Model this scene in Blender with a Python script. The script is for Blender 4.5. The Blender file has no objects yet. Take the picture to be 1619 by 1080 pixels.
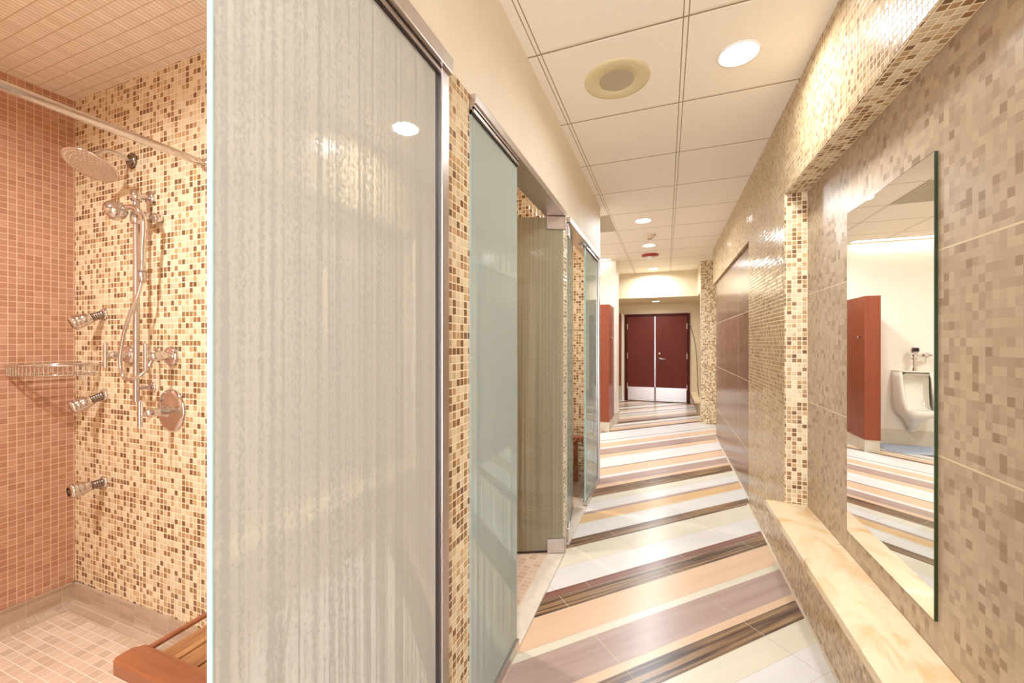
import bpy, bmesh, math, random
from mathutils import Vector, Matrix
C = bpy.context.scene.collection
S = bpy.context.scene
random.seed(4)
PI = math.pi

# ------------------------------------------------------------------ camera, world, exposure
cam_d = bpy.data.cameras.new('camera'); cam = bpy.data.objects.new('camera', cam_d); C.objects.link(cam)
cam.location = (0, 0, 1.35); cam.rotation_euler = (math.radians(90), 0, math.radians(20.83))
cam_d.sensor_width = 36; cam_d.lens = 36 * 640 / 1619; cam_d.shift_y = 2 / 1619; cam_d.clip_start = 0.02
S.camera = cam
w = bpy.data.worlds.new('world'); S.world = w; w.use_nodes = True
w.node_tree.nodes['Background'].inputs[0].default_value = (.86, .95, 1.08, 1)
w.node_tree.nodes['Background'].inputs[1].default_value = 3.8  # added ambient fill, let in through the corridor end left open behind the camera
S.view_settings.view_transform = 'Standard'; S.view_settings.look = 'None'
S.view_settings.gamma = 1; S.view_settings.use_curve_mapping = False
S.view_settings.exposure = 1.2
DL = 12.0        # watts of a corridor downlight
S.cycles.max_bounces = 10; S.cycles.diffuse_bounces = 6; S.cycles.glossy_bounces = 5
S.cycles.sample_clamp_indirect = 6

# ------------------------------------------------------------------ mesh helpers
class MB:
    def __init__(s): s.v = []; s.f = []; s.sm = []; s.mi = []
    def add(s, vs, fs, smooth=False, mi=0):
        n = len(s.v); s.v += [tuple(v) for v in vs]
        for f in fs: s.f.append([n + i for i in f]); s.sm.append(smooth); s.mi.append(mi)
        return s
    def box(s, x0, x1, y0, y1, z0, z1, M=None):
        vs = [Vector((x, y, z)) for x in (x0, x1) for y in (y0, y1) for z in (z0, z1)]
        if M: vs = [M @ v for v in vs]
        return s.add(vs, [(0, 1, 3, 2), (4, 6, 7, 5), (0, 4, 5, 1), (2, 3, 7, 6), (0, 2, 6, 4), (1, 5, 7, 3)])
    def tube(s, pts, r, n=12, cap=True):
        pts = [Vector(p) for p in pts]; rs = r if isinstance(r, (list, tuple)) else [r] * len(pts)
        t0 = (pts[1] - pts[0]).normalized(); up = Vector((0, 0, 1)) if abs(t0.z) < .9 else Vector((1, 0, 0))
        nrm = (up - t0 * up.dot(t0)).normalized(); vs = []
        for i, p in enumerate(pts):
            t = (pts[min(i + 1, len(pts) - 1)] - pts[max(i - 1, 0)])
            t = t.normalized() if t.length > 1e-9 else t0
            nrm = (nrm - t * nrm.dot(t)).normalized(); b = t.cross(nrm)
            for k in range(n):
                a = 2 * PI * k / n; vs.append(p + (nrm * math.cos(a) + b * math.sin(a)) * rs[i])
        fs = [(i * n + k, i * n + (k + 1) % n, (i + 1) * n + (k + 1) % n, (i + 1) * n + k) for i in range(len(pts) - 1) for k in range(n)]
        s.add(vs, fs, True)
        if cap: s.add(vs[:n], [tuple(range(n))[::-1]]); s.add(vs[-n:], [tuple(range(n))])
        return s
    def lathe(s, prof, o, ax, n=32):
        """prof: (distance along ax, radius) pairs from point o"""
        o = Vector(o); ax = Vector(ax).normalized()
        u = ax.orthogonal().normalized(); b = ax.cross(u); vs = []
        for (d, r) in prof:
            for k in range(n):
                a = 2 * PI * k / n; vs.append(o + ax * d + (u * math.cos(a) + b * math.sin(a)) * max(r, 1e-5))
        fs = [(i * n + k, i * n + (k + 1) % n, (i + 1) * n + (k + 1) % n, (i + 1) * n + k) for i in range(len(prof) - 1) for k in range(n)]
        return s.add(vs, fs, True)
    def prism(s, poly, lo, hi, axis, smooth=False):
        """poly of 2-D points extruded along axis (0,1,2) from lo to hi"""
        o = [i for i in range(3) if i != axis]; vs = []
        for h in (lo, hi):
            for p in poly:
                v = [0, 0, 0]; v[axis] = h; v[o[0]] = p[0]; v[o[1]] = p[1]; vs.append(v)
        n = len(poly)
        return s.add(vs, [tuple(range(n)), tuple(range(2 * n - 1, n - 1, -1))] + [(k, (k + 1) % n, n + (k + 1) % n, n + k) for k in range(n)], smooth)
    def build(s, name, mat, parent=None, bevel=0, M=None, seg=2):
        me = bpy.data.meshes.new(name); vs = [M @ Vector(v) for v in s.v] if M else s.v
        me.from_pydata(vs, [], s.f)
        for p, sm, mi in zip(me.polygons, s.sm, s.mi): p.use_smooth = sm; p.material_index = mi
        for m in (mat if isinstance(mat, list) else [mat]): me.materials.append(m)
        bm = bmesh.new(); bm.from_mesh(me); bmesh.ops.recalc_face_normals(bm, faces=bm.faces)
        if bevel:
            bmesh.ops.remove_doubles(bm, verts=bm.verts, dist=1e-6)
            es = [e for e in bm.edges if len(e.link_faces) == 2 and e.calc_face_angle(0) > .5]
            bmesh.ops.bevel(bm, geom=es, offset=bevel, segments=seg, affect='EDGES', profile=.6)
        bm.to_mesh(me); bm.free()
        o = bpy.data.objects.new(name, me); C.objects.link(o)
        if parent:
            o.parent = parent; o.matrix_parent_inverse = Matrix.Translation(parent.location).inverted() if parent.location.length else Matrix()
        return o

def arc(c, r, a0, a1, n, u=(1, 0, 0), v=(0, 0, 1)):
    c = Vector(c); u = Vector(u); v = Vector(v)
    return [c + (u * math.cos(a0 + (a1 - a0) * i / n) + v * math.sin(a0 + (a1 - a0) * i / n)) * r for i in range(n + 1)]
def smoothpath(P, n=8):
    P = [Vector(p) for p in P]; Q = [P[0] * 2 - P[1]] + P + [P[-1] * 2 - P[-2]]; out = []
    for i in range(1, len(Q) - 2):
        for k in range(n):
            t = k / n; a, b, c, d = Q[i - 1:i + 3]
            out.append(.5 * ((2 * b) + (c - a) * t + (2 * a - 5 * b + 4 * c - d) * t * t + (3 * b - a - 3 * c + d) * t ** 3))
    return out + [P[-1]]
def tag(o, label, cat, group=None):
    o['label'] = label; o['category'] = cat
    if group: o['group'] = group
    return o
def thing(name, label, cat, loc, group=None):
    o = bpy.data.objects.new(name, None); C.objects.link(o); o.location = loc; o.empty_display_size = .05
    return tag(o, label, cat, group)
def struct(name, mb, mat, parent=None, **k):
    o = mb.build(name, mat, parent, **k)
    if not parent: o['kind'] = 'structure'
    return o
def sbox(name, mat, *b, **k): return struct(name, MB().box(*b), mat, **k)
def copy_tree(o, d, label, group=None, parent=None):
    c = o.copy(); C.objects.link(c)
    if parent: c.parent = parent
    else:
        c.location = o.location + Vector(d); c['label'] = label
    for ch in [x for x in bpy.data.objects if x.parent == o]: copy_tree(ch, d, None, None, c)
    return c

# ------------------------------------------------------------------ materials
def lin(c):
    if isinstance(c, str): c = [int(c[i:i + 2], 16) for i in (0, 2, 4)]
    return tuple(((x / 255) / 12.92 if x / 255 <= .04045 else ((x / 255 + .055) / 1.055) ** 2.4) for x in c) + (1,)
class NT:
    def __init__(s, name):
        s.m = bpy.data.materials.new(name); s.m.use_nodes = True; s.t = s.m.node_tree
        s.b = s.t.nodes['Principled BSDF']; s.out = s.t.nodes['Material Output']
    def n(s, typ, **k):
        x = s.t.nodes.new(typ)
        for a, b in k.items(): setattr(x, a, b)
        return x
    def l(s, a, b): s.t.links.new(a, b)
    def math(s, op, a, b=0, c=0, clamp=False):
        x = s.n('ShaderNodeMath', operation=op); x.use_clamp = clamp
        for i, v in enumerate((a, b, c)):
            if hasattr(v, 'links'): s.l(v, x.inputs[i])
            else: x.inputs[i].default_value = v
        return x.outputs[0]
    def mix(s, f, a, b, typ='MIX'):
        x = s.n('ShaderNodeMix', data_type='RGBA', blend_type=typ)
        for i, v in ((0, f), (6, a), (7, b)):
            if hasattr(v, 'links'): s.l(v, x.inputs[i])
            else: x.inputs[i].default_value = v
        return x.outputs[2]
    def ramp(s, f, stops, interp='LINEAR'):
        x = s.n('ShaderNodeValToRGB'); x.color_ramp.interpolation = interp; e = x.color_ramp.elements
        while len(e) < len(stops): e.new(.5)
        for i, (p, c) in enumerate(stops): e[i].position = p; e[i].color = c
        s.l(f, x.inputs[0]); return x.outputs[0]
    def pos(s):
        g = s.n('ShaderNodeNewGeometry'); x = s.n('ShaderNodeSeparateXYZ'); s.l(g.outputs['Position'], x.inputs[0])
        nn = s.n('ShaderNodeSeparateXYZ'); s.l(g.outputs['True Normal'], nn.inputs[0])
        return g.outputs['Position'], x.outputs, nn.outputs
    def comb(s, x, y, z=0):
        c = s.n('ShaderNodeCombineXYZ')
        for i, v in enumerate((x, y, z)):
            if hasattr(v, 'links'): s.l(v, c.inputs[i])
            else: c.inputs[i].default_value = v
        return c.outputs[0]
    def noise(s, vec, scale, detail=3, rough=.5, dist=0):
        x = s.n('ShaderNodeTexNoise'); s.l(vec, x.inputs['Vector']); x.inputs['Scale'].default_value = scale
        x.inputs['Detail'].default_value = detail; x.inputs['Roughness'].default_value = rough; x.inputs['Distortion'].default_value = dist
        return x.outputs['Fac']
    def bump(s, h, dist=.001, strength=1):
        x = s.n('ShaderNodeBump'); s.l(h, x.inputs['Height']); x.inputs['Distance'].default_value = dist; x.inputs['Strength'].default_value = strength
        s.l(x.outputs[0], s.b.inputs['Normal']); return x.outputs[0]
    def set(s, **k):
        for a, v in k.items():
            i = s.b.inputs[a.replace('_', ' ')]
            if hasattr(v, 'links'): s.l(v, i)
            else: i.default_value = v
        return s
def plain(name, col, rough=.5, metal=0, vary=.04, scale=6, **k):
    t = NT(name); P, _, _ = t.pos(); c = lin(col)
    n = t.noise(P, scale, 4)
    dark = tuple(x * (1 - vary) for x in c[:3]) + (1,); lite = tuple(min(1, x * (1 + vary)) for x in c[:3]) + (1,)
    t.set(Base_Color=t.ramp(n, [(.3, dark), (.7, lite)]), Roughness=rough, Metallic=metal, **k); return t.m
def uv_box(t):
    P, p, nn = t.pos()
    nx = t.math('GREATER_THAN', t.math('ABSOLUTE', nn[0]), .5); nz = t.math('GREATER_THAN', t.math('ABSOLUTE', nn[2]), .5)
    u = t.math('ADD', t.math('MULTIPLY', p[0], t.math('SUBTRACT', 1, nx)), t.math('MULTIPLY', p[1], nx))
    v = t.math('ADD', t.math('MULTIPLY', p[2], t.math('SUBTRACT', 1, nz)), t.math('MULTIPLY', p[1], nz))
    return P, u, v
def cells(t, u, v, pu, pv, gu, gv=None, ou=0, ov=0):
    """-> random value, its colour, grout mask (1 in grout), fractions"""
    gv = gv if gv is not None else gu
    a = t.math('ADD', t.math('DIVIDE', u, pu), ou); b = t.math('ADD', t.math('DIVIDE', v, pv), ov)
    fa = t.math('FRACT', a); fb = t.math('FRACT', b)
    wn = t.n('ShaderNodeTexWhiteNoise', noise_dimensions='2D'); t.l(t.comb(t.math('FLOOR', a), t.math('FLOOR', b)), wn.inputs['Vector'])
    ea = t.math('MULTIPLY', t.math('MINIMUM', fa, t.math('SUBTRACT', 1, fa)), pu); eb = t.math('MULTIPLY', t.math('MINIMUM', fb, t.math('SUBTRACT', 1, fb)), pv)
    g = t.math('MAXIMUM', t.math('LESS_THAN', ea, gu / 2), t.math('LESS_THAN', eb, gv / 2))
    return wn, g, fa, fb, ea, eb
def tile(name, pu, pv, gw, stops, grout, rough=.2, tilt=.0005, depth=.0008, big=None, jitter=.1, ou=0, ov=0, vein=0, grough=.7, **k):
    t = NT(name); P, u, v = uv_box(t)
    wn, g, fa, fb, ea, eb = cells(t, u, v, pu, pv, gw, None, ou, ov)
    col = t.ramp(wn.outputs['Value'], [(p, lin(c)) for p, c in stops], 'CONSTANT')
    sep = t.n('ShaderNodeSeparateColor'); t.l(wn.outputs['Color'], sep.inputs[0])
    br = t.math('ADD', 1 - jitter, t.math('MULTIPLY', sep.outputs[1], 2 * jitter))
    col = t.mix(1, col, t.comb(br, br, br), 'MULTIPLY')
    if vein:
        nz = t.noise(P, 9, 5); f = t.math('ADD', 1 - vein, t.math('MULTIPLY', nz, 2 * vein)); col = t.mix(1, col, t.comb(f, f, f), 'MULTIPLY')
    if gw: col = t.mix(g, col, lin(grout))
    h = t.math('ADD', t.math('MULTIPLY', t.math('SUBTRACT', fa, .5), t.math('SUBTRACT', sep.outputs[0], .5)), t.math('MULTIPLY', t.math('SUBTRACT', fb, .5), t.math('SUBTRACT', sep.outputs[2], .5)))
    h = t.math('MULTIPLY', h, tilt)
    if depth:
        e = t.math('MULTIPLY', t.math('MINIMUM', ea, eb), 1 / (gw / 2 + .0015), clamp=True)
        h = t.math('ADD', h, t.math('MULTIPLY', e, depth))
    ro = t.math('ADD', rough, t.math('MULTIPLY', g, grough - rough)) if gw else rough
    if big:
        w2, g2, *_ = cells(t, u, v, big[0], big[1], .005, .005, big[2], big[3])
        col = t.mix(g2, col, lin('d9c9a8'))
    t.bump(h, 1.0); t.set(Base_Color=col, Roughness=ro, **k); return t.m

MOS = [(0, 'd6bd98'), (.22, 'e3d0ac'), (.52, 'c4a070'), (.66, '9c744a'), (.82, '805a38'), (.93, 'b28c64')]
m_mosaic = tile('mosaic glass tile', .0252, .0252, .0042, MOS, 'f2e2c4', rough=.13, tilt=.0011, depth=.0012)
m_mosaic_side = tile('mosaic glass tile facing the corridor', .0252, .0252, .0035, [(0, 'c2a57e'), (.25, 'cfb58e'), (.55, 'b4936a'), (.72, '9c7b58'), (.88, 'ab8963')], 'd2ba94', rough=.16, tilt=.0012, depth=.001)
m_terra = tile('terracotta tile', .0275, .028, .003, [(0, 'bd8c72'), (.4, 'b7846a'), (.75, 'c3947b')], 'e0bf9c', rough=.35, tilt=.0003, depth=.0008, jitter=.05)
m_cove = tile('brown cove tile', .12, .03, .002, [(0, 'b9a08a'), (.5, 'b0967f')], 'cbb49c', rough=.35, jitter=.05, vein=.15)
m_stallfloor = tile('beige shower floor tile', .05, .036, .0035, [(0, 'd2b8a2'), (.4, 'c9ae97'), (.7, 'd8bfa9')], 'e9d8c6', rough=.35, jitter=.04)
m_stallceil = tile('cream shower ceiling tile', .022, .05, .003, [(0, 'f4eadb'), (.5, 'efe3d1')], 'd2b692', rough=.5, jitter=.05)
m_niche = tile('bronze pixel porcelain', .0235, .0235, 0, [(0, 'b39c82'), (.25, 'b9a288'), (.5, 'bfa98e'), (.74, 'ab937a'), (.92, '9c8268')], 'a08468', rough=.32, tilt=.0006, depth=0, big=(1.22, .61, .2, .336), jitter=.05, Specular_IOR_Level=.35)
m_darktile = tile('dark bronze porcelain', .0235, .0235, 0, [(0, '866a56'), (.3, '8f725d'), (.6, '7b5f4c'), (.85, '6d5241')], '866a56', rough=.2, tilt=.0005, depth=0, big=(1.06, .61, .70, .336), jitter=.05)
m_paint = plain('cream wall paint', 'eadfcb', .6, vary=.02)
m_white = plain('warm white wall paint', 'efe6d8', .55, vary=.015)
m_beige = plain('beige lobby paint', 'dccbac', .6, vary=.02)
m_under = plain('taupe soffit paint', 'b09a80', .5)
m_steel = plain('brushed stainless steel', 'cfc6c2', .28, 1, .05, 30)
m_chrome = plain('polished chrome', 'dcd6d4', .09, 1, .03)
m_darksteel = plain('dark chrome ring', '94887f', .2, 1, .05)
m_seal = plain('dark brown gasket', '2e2019', .5)
m_aqua = plain('pale aqua glass edge', 'a9cfc8', .2)
m_black = plain('black plastic', '1c1512', .25)
m_porc = plain('glossy white porcelain', 'f3eee2', .08, vary=.01)
m_mat = plain('blue grey rubber mat', 'a9b2c4', .7, vary=.2, scale=60)
m_base = plain('pale base tile', 'd8cbb8', .3)
m_baffle = plain('white light trim', 'f2efe9', .35, vary=.01)
m_speaker = plain('cream speaker trim', 'd9cba0', .55, vary=.01)
m_red = plain('red alarm plastic', 'a3382e', .35)
m_detector = plain('ivory detector plastic', 'e2d2b4', .5)
m_sill = plain('pale stone sill', 'd9cfc0', .3, vary=.08, scale=20)

def emit(name, col, st):
    t = NT(name); t.set(Base_Color=lin(col), Emission_Color=lin(col), Emission_Strength=st); return t.m
m_lens = emit('lit lamp lens', 'fffaf2', 9)
m_lens_slot = emit('lit light slot', 'fffaf2', 3.2)
m_lens_warm = emit('lit warm lamp lens', 'ffe9cc', 6)

def ceiling_mat():
    t = NT('ceiling tile and grid'); P, p, _ = t.pos()
    def line(c, per, off):
        f = t.math('FRACT', t.math('DIVIDE', t.math('SUBTRACT', c, off), per))
        return t.math('MULTIPLY', t.math('MINIMUM', f, t.math('SUBTRACT', 1, f)), per)
    dx = line(p[0], .642, .079); dy = line(p[1], .646, 1.841)
    def band(d, a, b): return t.math('MULTIPLY', t.math('GREATER_THAN', d, a), t.math('LESS_THAN', d, b))
    dark = t.math('MAXIMUM', band(dx, .008, .0125), band(dy, .0, .0045))
    n = t.noise(P, 160, 2)
    col = t.ramp(n, [(.3, lin('f0e8d6')), (.7, lin('f5eee0'))])
    col = t.mix(dark, col, lin('9a8868'))
    d = t.math('MINIMUM', dx, dy); h = t.math('MULTIPLY', t.math('SUBTRACT', d, .008), 1 / .006, clamp=True)
    t.bump(t.math('ADD', t.math('MULTIPLY', h, .002), t.math('MULTIPLY', n, .0003)), 1)
    t.set(Base_Color=col, Roughness=.7); return t.m
m_ceil = ceiling_mat()

def wood(name, base, dark, axis=0, scale=1.0, rough=.3, contrast=.5, bumpd=.0004, **k):
    """grain runs along axis; object coordinates keep it fixed to the board"""
    t = NT(name); tc = t.n('ShaderNodeTexCoord'); mp = t.n('ShaderNodeMapping'); t.l(tc.outputs['Object'], mp.inputs[0])
    sc = [26 * scale] * 3; sc[axis] = 1.6 * scale; mp.inputs['Scale'].default_value = sc
    n = t.noise(mp.outputs[0], 1, 6, .6, .8); n2 = t.noise(mp.outputs[0], 5, 3)
    f = t.math('ADD', t.math('MULTIPLY', n, .7), t.math('MULTIPLY', n2, .3))
    t.set(Base_Color=t.ramp(f, [(.5 - contrast / 2, lin(dark)), (.5 + contrast / 2, lin(base))]), Roughness=rough, **k)
    t.bump(f, bumpd); return t.m
m_teak = wood('teak slat', 'bd8a58', '84502e', 1, 1, .35, .35, Coat_Weight=.1)
m_teak_rail = wood('teak rail', 'a8663f', '854a2c', 0, 1, .4, .4, Coat_Weight=.08)
m_cherry = wood('cherry veneer', '9c4a28', '743016', 2, .7, .38, .6, .0001, Coat_Weight=.1)
m_doorwood = wood('door veneer', '74260f', '541608', 2, .8, .45, .6, .0001, Specular_IOR_Level=.3)
m_frame = wood('door frame', '54140e', '3a0c08', 2, .8, .6, .5, .0001, Specular_IOR_Level=.2)

def diag(name, a, b, sx, sy, lo, hi, rough=.3):
    """floor plank: streaks running along the 45 degree board direction"""
    t = NT(name); P, p, _ = t.pos()
    s = t.math('MULTIPLY', t.math('SUBTRACT', p[1], p[0]), .7071); q = t.math('MULTIPLY', t.math('ADD', p[1], p[0]), .7071)
    n = t.noise(t.comb(t.math('MULTIPLY', q, sx), t.math('MULTIPLY', s, sy)), 1, 4, .6, .3)
    t.set(Base_Color=t.ramp(n, [(lo, lin(a)), (hi, lin(b))]), Roughness=rough, Coat_Weight=.12, Coat_Roughness=.22, Specular_IOR_Level=.35)
    return t.m
fl = dict(W=diag('white floor plank', 'd4d1ce', 'dedad6', 1, 8, .3, .7), C=diag('cream floor plank', 'd2cbb8', 'dad3c0', 1, 8, .3, .7),
          P=diag('peach floor plank', 'd2b092', 'dabb9c', 1, 12, .3, .7), O=diag('honey floor plank', 'cfa878', 'd8b484', 1, 12, .3, .7),
          M=diag('mauve floor plank', 'a0867c', 'b39b91', 1, 14, .3, .7), D=diag('zebra wood floor plank', '3c2418', '9a7a58', 1.2, 60, .4, .6),
          R=diag('oxblood floor plank', '6b4238', '8a5e52', 1, 30, .3, .7), G=plain('pale floor grout', 'bdb2a2', .6), K=plain('dark floor line', '5a3e33', .3))

def stone(name):
    t = NT(name); P, p, _ = t.pos()
    v = t.comb(t.math('ADD', t.math('MULTIPLY', p[0], 5), t.math('MULTIPLY', p[1], 1.2)), t.math('MULTIPLY', t.math('SUBTRACT', p[1], t.math('MULTIPLY', p[0], 1.0)), 3.2), p[2])
    n = t.noise(v, .9, 5, .55, 1.0); n2 = t.noise(v, .8, 3, .5, 1.8); n3 = t.noise(v, .7, 2)
    c = t.ramp(n, [(.32, lin('e2c092')), (.44, lin('ecd8b6')), (.58, lin('ebd4ae')), (.68, lin('e0bb8a'))])
    vn = t.ramp(n2, [(.485, (0, 0, 0, 1)), (.5, (1, 1, 1, 1)), (.52, (0, 0, 0, 1))]); vn = t.math('MULTIPLY', vn, t.ramp(n3, [(.48, (0, 0, 0, 1)), (.6, (1, 1, 1, 1))]))
    c = t.mix(t.math('MULTIPLY', vn, .8), c, lin('b87a44'))
    t.set(Base_Color=c, Roughness=.18, Coat_Weight=.2); return t.m
m_trav = stone('polished travertine')

def rain_glass(name, tone, trans=.0, refl=.05, dirn=1):
    """patterned privacy glass: vertical rain beads on a milky body with a sharp front reflection"""
    t = NT(name); P, p, _ = t.pos()
    u = t.math('ADD', p[1], p[0])
    a = t.noise(t.comb(t.math('MULTIPLY', u, 190), t.math('MULTIPLY', p[2], 95)), 1, 1, .5, 0)
    b = t.noise(t.comb(t.math('MULTIPLY', u, 95), t.math('MULTIPLY', p[2], .5)), 1, 1, .6)
    f = t.math('ADD', t.math('MULTIPLY', a, .4), t.math('MULTIPLY', b, .6)); f = t.math('SUBTRACT', f, .005)
    hi = lin(tone); lo = tuple(x * .72 for x in hi[:3]) + (1,)
    col = t.ramp(f, [(.45, lo), (.54, hi)])
    bm = t.n('ShaderNodeBump'); t.l(f, bm.inputs['Height']); bm.inputs['Distance'].default_value = .0006
    d = t.n('ShaderNodeBsdfDiffuse'); t.l(col, d.inputs[0]); tr = t.n('ShaderNodeBsdfTranslucent'); t.l(col, tr.inputs[0])
    m1 = t.n('ShaderNodeMixShader'); m1.inputs[0].default_value = .42; t.l(d.outputs[0], m1.inputs[1]); t.l(tr.outputs[0], m1.inputs[2])
    rf = t.n('ShaderNodeBsdfRefraction'); rf.inputs['Roughness'].default_value = .22; rf.inputs['IOR'].default_value = 1.02; t.l(col, rf.inputs[0])
    m2 = t.n('ShaderNodeMixShader'); m2.inputs[0].default_value = trans; t.l(m1.outputs[0], m2.inputs[1]); t.l(rf.outputs[0], m2.inputs[2])
    g = t.n('ShaderNodeBsdfGlossy'); g.inputs['Roughness'].default_value = .015
    fr = t.n('ShaderNodeFresnel'); fr.inputs['IOR'].default_value = 1.52
    fac = t.math('MULTIPLY', t.math('ADD', fr.outputs[0], refl), t.ramp(f, [(.46, (.12, .12, .12, 1)), (.53, (1, 1, 1, 1))]))
    m3 = t.n('ShaderNodeMixShader'); t.l(fac, m3.inputs[0]); t.l(m2.outputs[0], m3.inputs[1]); t.l(g.outputs[0], m3.inputs[2])
    t.l(m3.outputs[0], t.out.inputs['Surface']); return t.m
m_glass = rain_glass('rain pattern privacy glass', 'eff0e8', .06, .17)
m_glass_b = rain_glass('pale aqua privacy glass', 'e2f0ea', .06, .14)
m_glass_c = rain_glass('olive tinted privacy glass', 'd8cfb2', .35)
t = NT('mirror silver'); t.set(Base_Color=(.93, .93, .9, 1), Metallic=1.0, Roughness=.0); m_mirror = t.m
m_mirror_edge = plain('dark green mirror edge', '2b3318', .15)

# ------------------------------------------------------------------ the room shell
H = 2.715; XR = .645; XN = .757; XL = -.62
XB = -2.806; YD = 1.133
FX0, FX1, FY0, FY1 = -2.9, 1.35, -2.0, 9.9
def clip(poly, inside, inter):
    out = []
    for i, a in enumerate(poly):
        b = poly[(i + 1) % len(poly)]
        if inside(a): out.append(a)
        if inside(a) != inside(b): out.append(inter(a, b))
    return out
def cliprect(poly):
    for ax, lim, sg in ((0, FX0, 1), (0, FX1, -1), (1, FY0, 1), (1, FY1, -1)):
        ins = lambda q: sg * (q[ax] - lim) >= 0
        def it(a, b): k = (lim - a[ax]) / (b[ax] - a[ax]); return (a[0] + (b[0] - a[0]) * k, a[1] + (b[1] - a[1]) * k)
        poly = clip(poly, ins, it)
        if len(poly) < 3: return None
    return poly
# board edges across the diagonal (metres), kind, joint offset, joint spacing
core = [(1.103, 'C', 0), (1.221, 'D', 0), (1.328, 'P', .35), (1.367, 'M', 0), (1.548, 'C', .12), (1.590, 'P', .35), (1.765, 'D', 0), (1.865, 'R', .2),
        (1.918, 'W', 0), (2.093, 'C', 0), (2.271, 'D', 0), (2.370, 'W', 0), (2.530, 'C', .3), (2.548, 'O', .1), (2.663, 'M', .3), (2.702, 'W', .2),
        (2.832, 'C', .1), (2.936, 'D', .02), (3.097, 'P', .3), (3.159, 'M', .02), (3.311, 'W', .2), (3.372, 'P', .1), (3.567, 'K', 0), (3.585, 'W', .3),
        (3.878, 'P', .2), (4.010, 'K', 0), (4.028, 'M', .1), (4.218, 'W', 0), (4.280, 'P', .3), (4.459, 'W', .1), (4.570, 'K', 0), (4.588, 'W', .2), (4.981, 'D', 0)]
tail = [(5.05, 'P', 0), (5.17, 'C', .1), (5.23, 'M', .3), (5.29, 'W', 0), (5.42, 'D', .2), (5.55, 'M', .1), (5.70, 'P', .1), (5.78, 'C', 0), (5.96, 'K', .1),
        (5.99, 'W', .2), (6.10, 'M', 0), (6.20, 'W', .1), (6.35, 'P', .3), (6.5, 'D', 0), (6.6, 'W', 0)]
head = [(s - 3.878, k, o) for s, k, o in core if s < 4.9] ; head = [x for x in head if x[0] < 1.0]
head = [(s - .02, k, o) for s, k, o in head]
head2 = [(s - 3.9, k, o) for s, k, o in head if s > -.0]
far = [(s + 5.58, k, o) for s, k, o in core]
strips = [(-3.2, 'W', 0)] + sorted(head2 + head) + [(.98, 'W', 0)] + core + tail + far + [(10.6, 'W', 0)]
strips = sorted(strips)
keys = list(fl); fm = MB()
def quad(s0, s1, t0, t1, k):
    r = .70710678
    p = cliprect([((t - s) * r, (t + s) * r) for s, t in ((s0, t0), (s0, t1), (s1, t1), (s1, t0))])
    if p: fm.add([(x, y, 0) for x, y in p], [tuple(range(len(p)))], mi=keys.index(k))
for (s0, k, off), (s1, _, _) in zip(strips, strips[1:] + [(11, 'W', 0)]):
    g = .002
    quad(s0, s0 + g, -6, 12, 'G')
    if k == 'K': quad(s0 + g, s1, -6, 12, k); continue
    t0 = 1.115 - .712 * 9 + off
    while t0 < 9:
        quad(s0 + g, s1, t0, t0 + .709, k); quad(s0 + g, s1, t0 + .709, t0 + .712, 'G'); t0 += .712
struct('floor', fm, [fl[k] for k in keys])
sbox('ceiling', m_ceil, FX0, FX1, FY0, FY1, H, H + .05)

# left side: painted lintel above the shower fronts, tiled piers, stalls behind
sbox('wall_left', m_paint, -.72, XL, -.9, 4.13, 2.19, H)
sbox('wall_left_near', m_paint, -2.9, XL, -2.0, -.98, 0, H)
sbox('wall_stall_near', m_mosaic, XB, XL, -.98, -.9, 0, H)
sbox('wall_stall_back', m_terra, -2.9, XB, -.98, 4.13, 0, H)
sbox('trim_1', m_mosaic, -.72, XL, 1.062, 1.225, 0, 2.19)
sbox('trim_2', m_mosaic, -.72, XL, 2.57, 2.655, 0, 2.19)
sbox('trim_3', m_mosaic, -.72, XL, 3.97, 4.13, 0, 2.19)
sbox('wall_stall_divider', m_mosaic, XB, -.72, YD, 1.225, 0, H)
sbox('wall_stall_divider_far', m_mosaic, XB, -.72, 2.57, 2.655, 0, H)
sbox('wall_stall_end', m_mosaic, XB, -.72, 3.97, 4.04, 0, H)
sbox('wall_alcove_near', m_white, FX0, -.72, 4.04, 4.13, 0, H)
sbox('ceiling_stall', m_stallceil, XB, -.72, -.9, YD, 2.577, 2.62)
sbox('ceiling_stall_middle', m_stallceil, XB, -.72, 1.225, 2.57, 2.577, 2.62)
sbox('ceiling_stall_far', m_stallceil, XB, -.72, 2.655, 3.97, 2.577, 2.62)
sbox('floor_stall', m_stallfloor, XB, -.70, -.9, YD, .0, .03)
sbox('floor_stall_middle', m_stallfloor, XB, -.70, 1.225, 2.57, .0, .014)
sbox('floor_stall_far', m_stallfloor, XB, -.70, 2.655, 3.97, .0, .014)
def cove(name, p0, p1, nrm):          # curved cove tile along a wall foot
    p0 = Vector(p0); p1 = Vector(p1); nrm = Vector(nrm); mb = MB(); pr = [(0.001, .11), (.012, .11)]
    pr += [(.012 + .04 * (1 - math.cos(a)), .045 - .04 * math.sin(a)) for a in [i * PI / 16 for i in range(9)]] + [(.055, .0), (.001, .0)]
    vs = [q + nrm * d + Vector((0, 0, z)) for q in (p0, p1) for d, z in pr]; n = len(pr)
    mb.add(vs, [(i, (i + 1) % n, n + (i + 1) % n, n + i) for i in range(n)] + [tuple(range(n)), tuple(range(n, 2 * n))]); return struct(name, mb, m_cove)
cove('trim_4', (XB, YD, .03), (-.72, YD, .03), (0, -1, 0))
cove('trim_5', (XB, -.9, .03), (XB, YD, .03), (1, 0, 0))
sbox('trim_6', m_sill, -.70, -.605, -.9, 1.062, 0, .02)
sbox('trim_7', m_sill, -.70, -.605, 1.225, 2.57, 0, .012)
sbox('trim_8', m_sill, -.70, -.605, 2.655, 3.97, 0, .012)

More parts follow.
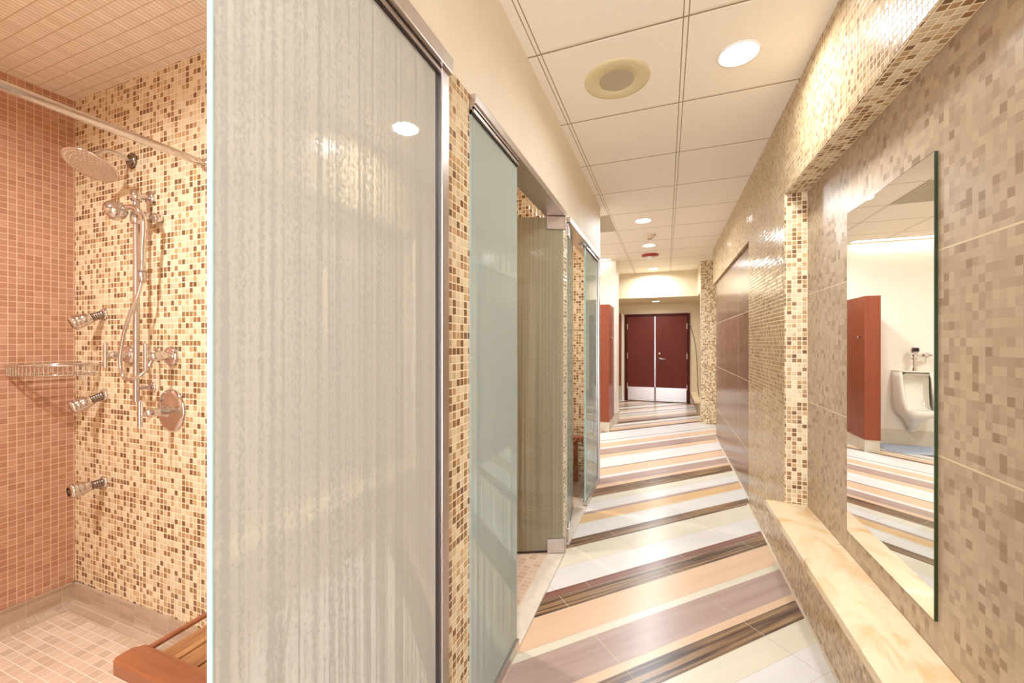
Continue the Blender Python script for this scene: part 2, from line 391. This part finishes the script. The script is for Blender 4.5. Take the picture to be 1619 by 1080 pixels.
# right side: mosaic wall with bench recess, dark porcelain field
sbox('wall_right', m_mosaic_side, XR, 1.0, 2.77, 3.86, 0, H)
jm = MB().box(XR + .0015, XN, 2.768, 2.77, .42, 2.217); struct('trim_9', jm, m_mosaic)
sbox('wall_right_over_niche', m_mosaic_side, XR, 1.0, -.5, 2.77, 2.219, H)
sbox('trim_10', m_mosaic, XR + .0015, XN, -.5, 2.768, 2.215, 2.219)
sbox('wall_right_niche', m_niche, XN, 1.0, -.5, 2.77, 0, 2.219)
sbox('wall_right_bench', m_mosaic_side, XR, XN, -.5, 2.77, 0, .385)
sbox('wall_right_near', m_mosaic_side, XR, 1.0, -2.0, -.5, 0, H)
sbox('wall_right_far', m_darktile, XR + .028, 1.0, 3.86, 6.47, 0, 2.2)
sbox('wall_right_band', m_mosaic_side, XR, 1.0, 3.86, 6.6, 2.2, H)
sbox('wall_right_lobby', m_beige, 1.3, FX1, 6.47, 7.45, 0, H)
sbox('wall_right_return', m_white, 1.0, FX1, 6.40, 6.47, 0, H)
sbox('trim_11', m_mosaic, .545, 1.3, 7.45, 7.62, 0, H)
sbox('wall_lobby_right', m_beige, .76, FX1, 7.62, 9.82, 0, H)
sbox('wall_bulkhead_side', m_beige, .548, .76, 7.62, 8.29, 2.22, H)
sbox('wall_bulkhead', m_beige, -1.3, .76, 8.29, 9.82, 2.227, H)
sbox('wall_back', m_beige, -1.3, FX1, 9.82, FY1, 0, H)
sbox('wall_lobby_left', m_beige, -1.4, -1.3, 7.25, FY1, 0, H)
sbox('wall_alcove_back', m_white, FX0, -.77, 6.84, 7.25, 0, H)
sbox('wall_alcove_left', m_white, FX0 - .08, FX0, 4.04, 6.84, 0, H)
sbox('baseboard_alcove', m_base, FX0, -.765, 6.825, 6.839, 0, .2)
sbox('baseboard_alcove_end', m_base, -.769, -.756, 6.825, 7.25, 0, .2)
sbox('trim_12', m_base, XR - .012, XR - .0005, -.5, 3.86, 0, .006)
sbox('trim_13', m_base, XR + .014, XR + .0275, 3.86, 6.47, 0, .006)

# ------------------------------------------------------------------ travertine bench slab, mirror
tag(MB().box(.553, XN - .0005, -.48, 2.78, .386, .42).build('stone_bench_slab', m_trav, bevel=.003),
    'long cream travertine slab with orange veins capping the bench ledge under the mirror', 'bench')
mr = thing('wall_mirror', 'tall frameless mirror with dark green edge on the bronze tiled wall', 'mirror', (.755, 1.88, .521))
MB().box(.748, .7485, 1.579, 2.20, .521, 1.92).build('mirror_glass', m_mirror, mr)
MB().box(.7486, .7568, 1.577, 2.202, .519, 1.922).build('mirror_edge', m_mirror_edge, mr)

# ------------------------------------------------------------------ shower screens
def screen(name, label, y0, y1, near_edge, h0, h1, glass, jamb=0.03, hdr_end_cap=False):
    r = thing(name, label, 'shower screen', (XL, (y0 + y1) / 2, .02), 'fixed glass shower screens')
    MB().box(-.624, -.614, y0, y1, .045, 2.131).build('pane', glass, r)
    e = y0 if near_edge else y1
    MB().box(-.6245, -.6135, e - .0022 if near_edge else e, e if near_edge else e + .0022, .045, 2.131).build('pane_edge', m_aqua, r)
    # U channels hold the pane on top, at the foot and on the pier side
    MB().box(-.636, -.603, y0, y1, 2.138, 2.1425 if h0 < 0 else 2.1555).box(-.636, -.628, y0, y1, 2.126, 2.146).box(-.611, -.603, y0, y1, 2.126, 2.146).build('top_channel', m_steel, r)
    MB().box(-.630, -.608, y0, y1, 2.122, 2.1315).build('gasket', m_seal, r)
    MB().box(-.636, -.628, y0, y1, .02, .05).box(-.611, -.603, y0, y1, .02, .05).box(-.628, -.611, y0, y1, .02, .044).build('foot_channel', m_steel, r)
    if near_edge is not None:
        if near_edge: a, b = y1, y1 + .04
        else: a, b = y0 - jamb, y0
        if b > a: MB().box(-.642, -.600, a, b, .02, 2.1425 if h0 < 0 else 2.1555).build('jamb', m_steel, r, bevel=.002)
        if near_edge: MB().box(-.6255, -.6125, y1 - .014, y1 + .001, .045, 2.131).build('side_gasket', m_seal, r)
    MB().box(-.719, -.588 if h0 < 0 else -.596, h0, h1, 2.143 if h0 < 0 else 2.156, 2.1895).build('header', m_steel, r, bevel=.002)
    return r
screen('shower_screen', 'large rain pattern glass screen of the nearest shower, beside the open shower with chrome fittings', .395, 1.015, True, -.9, 1.06, m_glass)
screen('shower_screen', 'aqua toned fixed glass screen of the middle shower, next to the inward swung glass door', 1.228, 1.673, False, 1.227, 2.568, m_glass_b, 0)
screen('shower_screen', 'narrow fixed glass screen of the farthest shower, in front of the teak bench', 3.31, 3.925, True, 2.657, 3.968, m_glass_b)

def glass_door(label, hinge, direc, width, glass, thick=.010):
    d = Vector((direc[0], direc[1], 0)).normalized(); nrm = Vector((-d.y, d.x, 0))
    M = Matrix(((d.x, nrm.x, 0, hinge[0]), (d.y, nrm.y, 0, hinge[1]), (0, 0, 1, 0), (0, 0, 0, 1)))
    r = thing('glass_door', label, 'shower door', (hinge[0], hinge[1], 0.02), 'glass shower doors')
    MB().box(.0, width, -thick / 2, thick / 2, .03, 2.145).build('pane', glass, r, M=M)
    MB().box(-.002, 0, -thick / 2, thick / 2, .03, 2.145).build('pane_edge', m_aqua, r, M=M)
    MB().box(0, width, -.006, .006, .018, .0295).build('bottom_sweep', m_seal, r, M=M)
    for z0, z1 in ((.016, .105), (2.072, 2.153)):
        c = MB().box(-.012, .105, -.016, -thick / 2 - .0005, z0, z1).box(-.012, .105, thick / 2 + .0005, .016, z0, z1).box(-.016, -.003, -.016, .016, z0, z1).build('hinge_clamp', m_steel, r, M=M, bevel=.002)
    MB().lathe([(0, .0), (0, .012), (.018, .012), (.018, 0)], (.06, 0, .0), (0, 0, 1), 16).build('pivot', m_chrome, r, M=M)
    return r
glass_door('olive tinted glass door swung into the middle shower on square clamp hinges', (-.615, 2.535), (-.27, -.13), .80, m_glass_c)
glass_door('glass door of the farthest shower seen edge on, beside the teak bench', (-.628, 2.685), (-.148, 1), .58, m_glass_b)
for lab, (x, y) in (('small door stop under the header at the free edge of the aqua glass screen', (-.66, 1.70)), ('small door stop bracket under the far end of the farthest shower header', (-.64, 3.27))):
    tg = thing('door_stop', lab, 'door stop', (x, y, 2.12), 'header door stops')
    MB().box(x - .02, x + .02, y - .008, y + .03, 2.145, 2.1555).build('plate', m_steel, tg)
    MB().lathe([(0, 0), (0, .009), (.02, .009), (.022, 0)], (x, y + .012, 2.145), (0, 0, -1), 16).build('bumper', m_detector, tg)

# ------------------------------------------------------------------ shower fittings on the tiled divider (wall face at y = YD)
W = YD - .0005
def flange(mb, x, z, r=.028, d=.008): return mb.lathe([(0, 0), (0, r), (d * .5, r), (d, r * .75), (d * 1.2, r * .4), (d * 1.2, 0)], (x, W, z), (0, -1, 0))
sh = thing('rain_shower_head', 'wide round rain shower head on a bent chrome arm, highest fitting on the mosaic wall', 'shower head', (-2.319, W, 2.195))
a = flange(MB(), -2.319, 2.195, .036, .014); a.build('flange', m_darksteel, sh)
MB().tube(smoothpath([(-2.319, W - .01, 2.195), (-2.319, W - .07, 2.205), (-2.323, W - .10, 2.198), (-2.328, W - .125, 2.168)]), .0095).build('arm', m_chrome, sh)
hd_o = Vector((-2.33, W - .128, 2.155)); hd_ax = Vector((.12, -.40, -.90)).normalized()
MB().lathe([(0, 0), (0, .014), (.012, .018), (.02, .03), (.028, .06), (.034, .088), (.040, .095), (.046, .092), (.046, .087)], hd_o, hd_ax, 40).build('head_shell', m_chrome, sh)
fc = MB().lathe([(.046, 0), (.046, .087)], hd_o, hd_ax, 40)
hu = hd_ax.orthogonal().normalized(); hv = hd_ax.cross(hu)
for i in range(1, 6):
    for k in range(i * 7):
        q = 2 * PI * k / (i * 7); rr = i * .0155; c = hd_o + hd_ax * .046 + (hu * math.cos(q) + hv * math.sin(q)) * rr
        fc.lathe([(0, .0028), (.003, .0016), (.003, 0)], c, hd_ax, 6)
fc.build('spray_face', plain('pale nozzle plate', 'cdb9a4', .4), sh)

sl = thing('slide_rail', 'vertical chrome slide rail carrying the hand shower on the mosaic wall', 'shower rail', (-2.17, W, 1.1))
yb = W - .055
flange(MB(), -2.185, 2.005, .033, .012).build('flange', m_chrome, sl); flange(MB(), -2.165, 1.15, .022, .008).build('flange', m_chrome, sl)
MB().tube([(-2.185, W - .01, 2.005), (-2.18, yb - .012, 1.998)], .015).lathe([(-.024, 0), (-.024, .019), (.0, .022), (.024, .019), (.026, 0)], (-2.18, yb, 1.995), (0, 0, 1)).build('top_bracket', m_chrome, sl)
MB().tube([(-2.165, W - .01, 1.15), (-2.18, yb, 1.15)], .009).build('bottom_bracket', m_chrome, sl)
MB().tube([(-2.18, yb, 1.985), (-2.18, yb, 1.09)], .0115).build('rail', m_steel, sl)
MB().lathe([(-.028, .0), (-.028, .016), (-.02, .021), (.02, .021), (.028, .016), (.028, 0)], (-2.18, yb, 1.90), (0, 0, 1)).tube([(-2.18, yb, 1.90), (-2.125, yb - .004, 1.90)], .011).lathe([(-.016, 0), (-.016, .017), (.016, .019), (.016, 0)], (-2.122, yb + .002, 1.90), (0, 0, 1)).build('sliding_holder', m_chrome, sl)
MB().lathe([(0, 0), (0, .02), (.028, .02), (.034, .015), (.036, 0)], (-2.105, W - .0, 1.90), (0, -1, 0)).build('peg', m_chrome, sl)
hs = thing('hand_shower', 'chrome hand shower with round head resting in the slide rail holder', 'hand shower', (-2.12, yb, 1.85))
MB().tube(smoothpath([(-2.112, yb - .012, 1.655), (-2.098, yb - .018, 1.76), (-2.08, yb - .024, 1.865), (-2.105, yb - .036, 1.922), (-2.175, yb - .045, 1.93)]), [.010] * 4 + [.0125] * 24 + [.012] * 5).build('handle', m_chrome, hs)
MB().lathe([(-.012, 0), (-.010, .02), (.006, .036), (.028, .043), (.044, .040), (.046, .033), (.043, 0)], (-2.19, yb - .045, 1.925), (-.75, -.35, -.18), 32).build('spray_head', m_chrome, hs)
MB().lathe([(.047, .033), (.047, 0)], (-2.19, yb - .045, 1.925), (-.75, -.35, -.18), 32).build('spray_face', m_steel, hs)
MB().lathe([(0, 0), (0, .0145), (.045, .0145), (.05, .01), (.05, 0)], (-2.112, yb - .012, 1.66), (0, 0, -1), 20).build('hose_nut', m_steel, hs)
hp = smoothpath([(-2.115, yb - .012, 1.62), (-2.125, yb - .02, 1.56), (-2.16, yb - .03, 1.48), (-2.205, yb - .035, 1.37), (-2.225, yb - .035, 1.27), (-2.20, yb - .035, 1.20), (-2.14, yb - .03, 1.195), (-2.11, yb, 1.23), (-2.12, W - .012, 1.30)], 14)
hm = MB().tube(hp, [.0078 if i % 2 else .0066 for i in range(len(hp))], 10); flange(hm, -2.12, 1.31, .02, .01); hm.build('hose', m_chrome, hs)

def lever_valve(label, x, z, rf, stem, lever, name='control_valve'):
    r = thing(name, label, 'shower valve', (x, W, z), 'round chrome shower valves')
    MB().lathe([(0, 0), (0, rf), (.004, rf), (.009, rf * .96), (.014, rf * .86), (.0155, rf * .80), (.0145, rf * .76), (.022, rf * .55), (.026, rf * .3), (.027, 0)], (x, W, z), (0, -1, 0), 40).build('escutcheon', m_chrome, r)
    MB().lathe([(0, rf * .42), (.03, .019), (.055, .0175), (stem * .75, .0165), (stem * .78, .012), (stem * .85, .008), (stem * .9, .011), (stem, .007), (stem, 0)], (x, W - .012, z), (0, -1, 0), 24).build('stem', m_chrome, r)
    MB().tube([(x, W - stem - .012, z + lever), (x, W - stem - .012, z - lever)], .0085).build('lever', m_chrome, r)
    return r
lever_valve('round chrome valve with upright lever right of the slide rail, level with the soap basket', -2.03, 1.292, .044, .085, .055)
lever_valve('round chrome valve with upright lever between the soap basket and the slide rail', -2.343, 1.294, .044, .075, .055)
lever_valve('large chrome mixer plate, biggest and lowest valve on the mosaic wall', -2.03, 1.055, .092, .105, .055, 'mixer_valve')

def jet(label, z, ax):
    x = -2.548; r = thing('body_spray', label, 'body spray', (x, W, z), 'chrome body sprays')
    flange(MB(), x, z, .03, .01).build('flange', m_chrome, r)
    ax = Vector(ax).normalized(); o = Vector((x, W - .005, z))
    neck = []
    for i in range(5): neck += [(i * .0085, .017), (i * .0085 + .004, .021), (i * .0085 + .0075, .017)]
    MB().lathe([(0, 0)] + neck + [(.045, 0)], o, ax, 24).build('swivel', m_darksteel, r)
    MB().lathe([(.038, 0), (.040, .020), (.055, .026), (.075, .030), (.077, .0285), (.080, .031), (.092, .0325), (.094, .031), (.097, .0335), (.108, .033), (.116, .029), (.118, .022)], o, ax, 32).build('spray_body', m_chrome, r)
    MB().lathe([(.117, .023), (.113, .012), (.119, .010), (.119, 0)], o, ax, 24).build('spray_face', m_darksteel, r)
jet('topmost swivel body spray, tilted down, above the soap basket', 1.488, (-.25, -.85, -.42))
jet('middle swivel body spray, tilted down, just below the soap basket', 1.095, (-.25, -.85, -.42))
jet('lowest swivel body spray, facing out, near the shower floor', .674, (-.05, -.95, -.06))

sb = thing('soap_basket', 'chrome wire corner soap basket on the terracotta tiled corner', 'soap basket', (XB + .02, W - .02, 1.19))
def bpath(z, inset=0): return [(XB + .232 - inset * .6, W - .004, z)] + arc((XB + .03, W - .03, z), .205 - inset, 0, -PI / 2, 14, (1, 0, 0), (0, 1, 0)) + [(XB + .004, W - .232 + inset * .6, z)]
MB().tube(smoothpath(bpath(1.245), 3), .0055, 8).tube([(XB + .004, W - .23, 1.245), (XB + .004, W - .004, 1.245), (XB + .23, W - .004, 1.245)], .005, 8).build('rim', m_chrome, sb)
wb = MB(); pth = smoothpath(bpath(1.245), 3)
for p in pth[2:-2:2]: wb.tube([p, p + Vector((.0, .0, -.045)), ], .0028, 6)
wb.tube(smoothpath(bpath(1.2, .003), 3), .0035, 6)
for i in range(1, 10):
    x = XB + .022 * i; l = math.sqrt(max(.2 ** 2 - (x - XB - .03) ** 2, 0)); wb.tube([(x, W - .006, 1.2), (x, W - .03 - l, 1.2)], .0025, 6)
wb.build('wire', m_chrome, sb)

rod = thing('curtain_rod', 'long straight chrome curtain rod crossing the top of the open shower', 'rod', (-1.79, 0, 2.09))
MB().tube([(-1.79, -.88, 2.092), (-1.79, W - .01, 2.092)], .0155, 20).build('tube', m_chrome, rod)
for y, q in ((W, -1), (-.899, 1)): MB().lathe([(0, 0), (0, .030), (.008, .030), (.022, .019), (.022, 0)], (-1.79, y, 2.092), (0, q, 0)).build('end_flange', m_chrome, rod)

# ------------------------------------------------------------------ teak benches
def teak_bench(label, x0, x1, y0, y1, zf, name='teak_bench', shelf=True):
    r = thing(name, label, 'bench', ((x0 + x1) / 2, (y0 + y1) / 2, zf), 'teak shower benches')
    for y in (y0, y1 - .075):       # long rails with rounded, chamfered ends
        pl = [(x0, y + .010), (x0 + .012, y), (x1 - .012, y), (x1, y + .010), (x1, y + .052), (x1 - .025, y + .075), (x0 + .025, y + .075), (x0, y + .052)]
        MB().prism(pl, .405, .452, 2).build('rail', m_teak_rail, r, bevel=.009, seg=3)
    for x in (x0 + .045, x1 - .045): MB().tube([(x, y0 + .07, .445), (x, y1 - .07, .445)], .0085).build('dowel', m_teak_rail, r)
    n = max(3, round((x1 - x0 - .16) / .088)); wd = (x1 - x0 - .16) / n
    for i in range(n):
        a = x0 + .08 + i * wd; MB().box(a, a + wd - .008, y0 + .065, y1 - .065, .412, .436).build('slat', m_teak, r, bevel=.003)
    for x in (x0 + .05, x1 - .09):
        for y in (y0 + .018, y1 - .058): MB().box(x, x + .04, y, y + .04, zf, .41).build('leg', m_teak_rail, r, bevel=.004)
    if shelf:
        for x in (x0 + .055, x1 - .085): MB().box(x, x + .03, y0 + .058, y1 - .058, .13, .165).build('stretcher', m_teak_rail, r)
        for i in range(4):
            a = y0 + .07 + i * (y1 - y0 - .14) / 4; MB().box(x0 + .05, x1 - .05, a, a + (y1 - y0 - .14) / 4 - .012, .166, .184).build('shelf_slat', m_teak, r)
    return r
teak_bench('teak slatted shower bench partly hidden behind the large rain pattern screen', -1.475, -.74, .668, 1.06, .03)
teak_bench('teak slatted bench with lower shelf inside the farthest shower', -1.45, -.74, 3.44, 3.90, .014)

# ------------------------------------------------------------------ ceiling fittings
def downlight(label, x, y, r=.088, z=H, power=DL, lens=None, col=(.90, .96, 1.0)):
    t = thing('recessed_downlight', label, 'ceiling light', (x, y, z), 'round recessed downlights')
    MB().lathe([(-.001, r - .004), (.001, r + .006), (.005, r + .004), (.005, r - .006), (.0005, r - .008)], (x, y, z), (0, 0, -1), 40).build('trim_ring', m_baffle, t)
    MB().lathe([(.001, 0), (.001, r - .006)], (x, y, z), (0, 0, -1), 40).build('lens', lens or m_lens, t)
    l = bpy.data.lights.new('downlight_lamp', 'AREA'); l.shape = 'DISK'; l.size = 2 * r - .02; l.energy = power; l.color = col; l.spread = math.radians(165)
    lo = bpy.data.objects.new('downlight_lamp', l); C.objects.link(lo); lo.location = (0, 0, -.004); lo.parent = t
    return t
downlight('largest bright round downlight, beside the cream ceiling speaker', .321, 2.167, power=6.5)
downlight('round downlight just before the ivory smoke detector', -.238, 4.752)
downlight('round downlight between the smoke detector and the red alarm', -.224, 5.984)
downlight('farthest round downlight, between the red alarm and the bulkhead', -.218, 7.906)
downlight('added round fill downlight over the unseen near end of the corridor, before the ceiling speaker', .05, -.5)  # unseen lamp added behind the camera to fill the corridor with light
downlight('round downlight over the urinal alcove', -1.9, 5.2)
downlight('small warm downlight in the tiled ceiling of the open shower', -1.95, .0, .07, 2.577, 17, m_lens_warm, (.95, .97, 1))
downlight('small warm downlight in the ceiling of the middle shower', -1.7, 1.9, .07, 2.577, 10, m_lens_warm, (1, .95, .88))
downlight('small warm downlight in the ceiling of the farthest shower', -1.6, 3.3, .07, 2.577, 10, m_lens_warm, (1, .95, .88))
downlight('round downlight under the low soffit before the double doors', -.2, 9.1, .08, 2.227, 5)

sp = thing('ceiling_speaker', 'round cream ceiling speaker with a grey mesh centre', 'speaker', (-.239, 2.156, H))
MB().lathe([(.0, .165), (.004, .163), (.007, .15), (.008, .09), (.004, .086), (.001, .085)], (-.239, 2.156, H), (0, 0, -1), 56).build('trim_plate', m_speaker, sp)
t = NT('speaker mesh'); P, p, _ = t.pos()
wn, g, *_r = cells(t, p[0], p[1], .006, .006, .002)
t.set(Base_Color=t.mix(g, lin('8f8268'), lin('cfc4a6')), Roughness=.6)
MB().lathe([(.006, 0), (.006, .0885)], (-.239, 2.156, H), (0, 0, -1), 48).build('grille', t.m, sp)
for k in range(4):
    q = PI / 4 + k * PI / 2; MB().lathe([(0, .005), (.0095, .004), (.0095, 0)], (-.239 + .125 * math.cos(q), 2.156 + .125 * math.sin(q), H), (0, 0, -1), 10).build('screw', m_detector, sp)
sd = thing('smoke_detector', 'small ivory smoke detector on the ceiling between two downlights', 'smoke detector', (-.196, 5.42, H))
MB().lathe([(0, .075), (.012, .075), (.016, .06), (.045, .045), (.05, .038), (.05, 0)], (-.196, 5.42, H), (0, 0, -1), 32).build('housing', m_detector, sd)
MB().lathe([(.0505, .03), (.058, .026), (.058, 0)], (-.196, 5.42, H), (0, 0, -1), 24).build('sensor_cap', m_darksteel, sd)
al = thing('fire_alarm', 'round red ceiling alarm with a clear strobe', 'fire alarm', (-.231, 6.62, H))
MB().lathe([(0, .125), (.02, .125), (.032, .105), (.034, .06), (.034, 0)], (-.231, 6.62, H), (0, 0, -1), 36).build('housing', m_red, al)
MB().lathe([(.034, .05), (.06, .045), (.066, .03), (.066, 0)], (-.231, 6.62, H), (0, 0, -1), 24).build('strobe', m_baffle, al)
vt = thing('ceiling_vent', 'square grey return air grille set in the ceiling at the end of the shower wall', 'vent', (-.88, 4.75, H))
MB().box(-1.195, -.573, 4.435, 5.061, H - .006, H - .0005).build('frame', plain('grey grille paint', 'bdb29a', .5), vt)
vs = MB()
for i in range(24): vs.box(-1.17, -.60, 4.455 + i * .0245, 4.463 + i * .0245, H - .012, H - .006)
vs.build('louvres', plain('grey louvre paint', 'c9bfa8', .5), vt)
ln = thing('linear_light', 'long glowing light slot along the ceiling edge over the urinal wall', 'ceiling light', (-1.85, 6.72, H))
MB().box(-2.8, -.85, 6.68, 6.80, H - .004, H - .001).build('diffuser', m_lens_slot, ln)
MB().box(-2.81, -.84, 6.67, 6.68, H - .008, H - .0005).box(-2.81, -.84, 6.80, 6.81, H - .008, H - .0005).box(-2.81, -2.8, 6.68, 6.80, H - .008, H - .0005).box(-.85, -.84, 6.68, 6.80, H - .008, H - .0005).build('frame', m_baffle, ln)

# ------------------------------------------------------------------ urinal alcove
scn = thing('urinal_screen', 'tall cherry veneer privacy screen beside the urinals', 'partition', (-.89, 6.53, 0))
MB().box(-.96, -.80, 6.23, 6.825, .15, 1.93).build('veneer_panel', m_cherry, scn, bevel=.002)
MB().box(-.955, -.805, 6.24, 6.82, .0005, .1495).build('plinth', m_base, scn)
MB().lathe([(0, 0), (0, .012), (.02, .012), (.03, .018), (.036, .014), (.036, 0)], (-.80, 6.35, 1.42), (1, 0, 0), 16).build('coat_hook', m_chrome, scn)
def urinal(label, x):
    y = 6.8385; r = thing('urinal', label, 'urinal', (x, y, .35), 'wall hung urinals')
    bw, zs = .20, None
    # shell: stacked outline rings (half width, depth, z)
    rings = [(.035, .10, .22), (.06, .14, .30), (.10, .22, .36), (.16, .31, .42), (.195, .335, .50), (.20, .30, .58), (.20, .24, .72), (.20, .20, .90), (.19, .17, .97)]
    mb = MB(); vs = []; N = 14
    def ring(hw, dp, z, back=0):
        pts = []
        for k in range(N + 1):
            a = PI * k / N; ex = .62
            cx = math.copysign(abs(math.cos(a)) ** ex, math.cos(a)); sy = abs(math.sin(a)) ** ex
            pts.append((x + hw * cx, y - back - (dp - back) * sy, z))
        return pts
    for hw, dp, z in rings: vs += ring(hw, dp, z)
    fs = [(i * (N + 1) + k, i * (N + 1) + k + 1, (i + 1) * (N + 1) + k + 1, (i + 1) * (N + 1) + k) for i in range(len(rings) - 1) for k in range(N)]
    n0 = len(fs); cut = []
    for i in range(4, len(rings) - 1):
        for k in range(4, N - 4): cut.append((i * (N + 1) + k, i * (N + 1) + k + 1, (i + 1) * (N + 1) + k + 1, (i + 1) * (N + 1) + k))
    fs = [f for f in fs if f not in cut]
    mb.add(vs, fs, True); top = ring(*rings[-1][:2], rings[-1][2]); mb.add(top, [tuple(range(N + 1))]); bot = ring(*rings[0][:2], rings[0][2]); mb.add(bot, [tuple(range(N + 1))])
    o = mb.build('basin', m_porc, r); md = o.modifiers.new('thick', 'SOLIDIFY'); md.thickness = .018; md.offset = -1
    inner = MB(); ivs = []                                   # the curved inner bowl behind the opening
    prof = [(.10, .25, .50), (.14, .12, .50), (.15, .06, .56), (.155, .035, .75), (.155, .035, .92), (.12, .12, .955)]
    for hw, dp, z in prof: ivs += [(x - hw, y - dp - .05, z), (x - hw * .7, y - dp, z), (x + hw * .7, y - dp, z), (x + hw, y - dp - .05, z)]
    inner.add(ivs, [(i * 4 + k, i * 4 + k + 1, i * 4 + k + 5, i * 4 + k + 4) for i in range(len(prof) - 1) for k in range(3)], True); inner.build('bowl_back', m_porc, r)
    MB().tube([(x, y - .11, .97), (x, y - .11, 1.02)], .022).tube([(x, y - .11, 1.0), (x, y - .11, 1.16)], .014).lathe([(0, 0), (0, .028), (.02, .028), (.024, .018), (.06, .024), (.07, .024), (.07, 0)], (x, y - .11, 1.13), (0, 0, 1)).tube([(x, y - .11, 1.19), (x - .17, y - .11, 1.19), (x - .17, y - .005, 1.19)], .014).lathe([(0, 0), (0, .035), (.012, .03), (.012, 0)], (x - .17, y, 1.19), (0, -1, 0)).lathe([(-.03, 0), (-.03, .024), (.03, .024), (.03, 0)], (x - .11, y - .11, 1.19), (1, 0, 0)).build('flush_pipe', m_chrome, r)
    MB().lathe([(0, 0), (0, .03), (.03, .038), (.075, .036), (.09, .02), (.092, 0)], (x, y - .11, 1.21), (0, 0, 1)).build('sensor_head', m_chrome, r)
    MB().box(x - .028, x + .028, y - .165, y - .12, 1.235, 1.285).build('sensor_window', m_black, r, bevel=.01)
urinal('white porcelain urinal nearest the cherry screen with chrome flush valve', -1.50)
urinal('white porcelain urinal farther from the cherry screen along the alcove wall', -2.2)
tag(MB().prism([(-1.78, 6.30), (-1.22, 6.30), (-1.10, 6.42), (-1.10, 6.81), (-1.90, 6.81), (-1.90, 6.42)], .001, .007, 2).build('floor_mat', m_mat), 'blue grey rubber mat on the floor under the urinal', 'mat')

# ------------------------------------------------------------------ lobby end
d0, d1 = -.902, .494; zt = 2.01; yd = 9.82
dr = bpy.data.objects.new('door_1', None); C.objects.link(dr); dr.location = (-.2, yd, 0); dr['kind'] = 'structure'
MB().box(d0, d0 + .055, yd - .035, yd, 0, zt).box(d1 - .055, d1, yd - .035, yd, 0, zt).box(d0 + .055, d1 - .055, yd - .035, yd, zt - .055, zt).build('door_frame', m_frame, dr)
mid = -.235
for a, b, hx in ((d0 + .058, mid - .004, d0 + .06), (mid + .004, d1 - .058, d1 - .06)):
    lf = MB().box(a, b, yd - .024, yd - .002, .012, zt - .058).build('door_leaf', m_doorwood, dr, bevel=.001)
    MB().box(a + .012, b - .012, yd - .0275, yd - .0245, .02, .33).build('kick_plate', m_steel, lf)
    for z in (.35, 1.05, 1.72): MB().tube([(hx, yd - .04, z - .065), (hx, yd - .04, z + .065)], .011).build('hinge', m_steel, lf)
    if a > mid:
        MB().lathe([(0, 0), (0, .035), (.012, .032), (.016, .014), (.045, .012), (.045, 0)], (a + .10, yd - .0245, .985), (0, -1, 0)).tube([(a + .10, yd - .066, .985), (a + .14, yd - .068, .985), (a + .215, yd - .062, .98)], [.012, .011, .009]).build('lever_handle', m_steel, lf)
        MB().lathe([(0, 0), (0, .028), (.012, .025), (.014, 0)], (a + .09, yd - .0245, 1.10), (0, -1, 0)).build('deadbolt', m_steel, lf)
MB().box(mid - .006, mid + .006, yd - .0335, yd - .0285, .34, zt - .06).build('astragal', m_chrome, dr)
wp = thing('wall_panel', 'narrow cherry veneer panel with a steel foot left of the double doors', 'panel', (-1.05, yd, 0))
MB().box(-1.17, -.985, yd - .03, yd - .001, .34, 2.03).build('veneer', m_cherry, wp)
MB().box(-1.17, -.985, yd - .03, yd - .001, .005, .335).build('kick_plate', m_steel, wp)
sbox('trim_14', m_white, -.975, -.925, yd - .02, yd, 0, 2.03)
lb = thing('stone_bench', 'short cream stone bench in the lobby right of the double doors', 'bench', (.66, 9.0, 0))
MB().box(.50, .7595, 8.3, 9.81, .22, .26).build('seat_slab', m_trav, lb, bevel=.003)
MB().box(.56, .7595, 8.32, 9.81, .001, .2195).build('riser', m_under, lb)
tag(MB().tube(smoothpath([(.47, yd - .045, 1.78), (.53, yd - .12, 1.62), (.575, yd - .35, 1.36), (.595, yd - .6, 1.05), (.60, yd - .75, .72), (.605, yd - .85, .45), (.62, yd - .9, .27)]), .006, 8).build('hanging_cord', m_black), 'thin dark cord curving from the double door frame down to the lobby bench', 'cord')
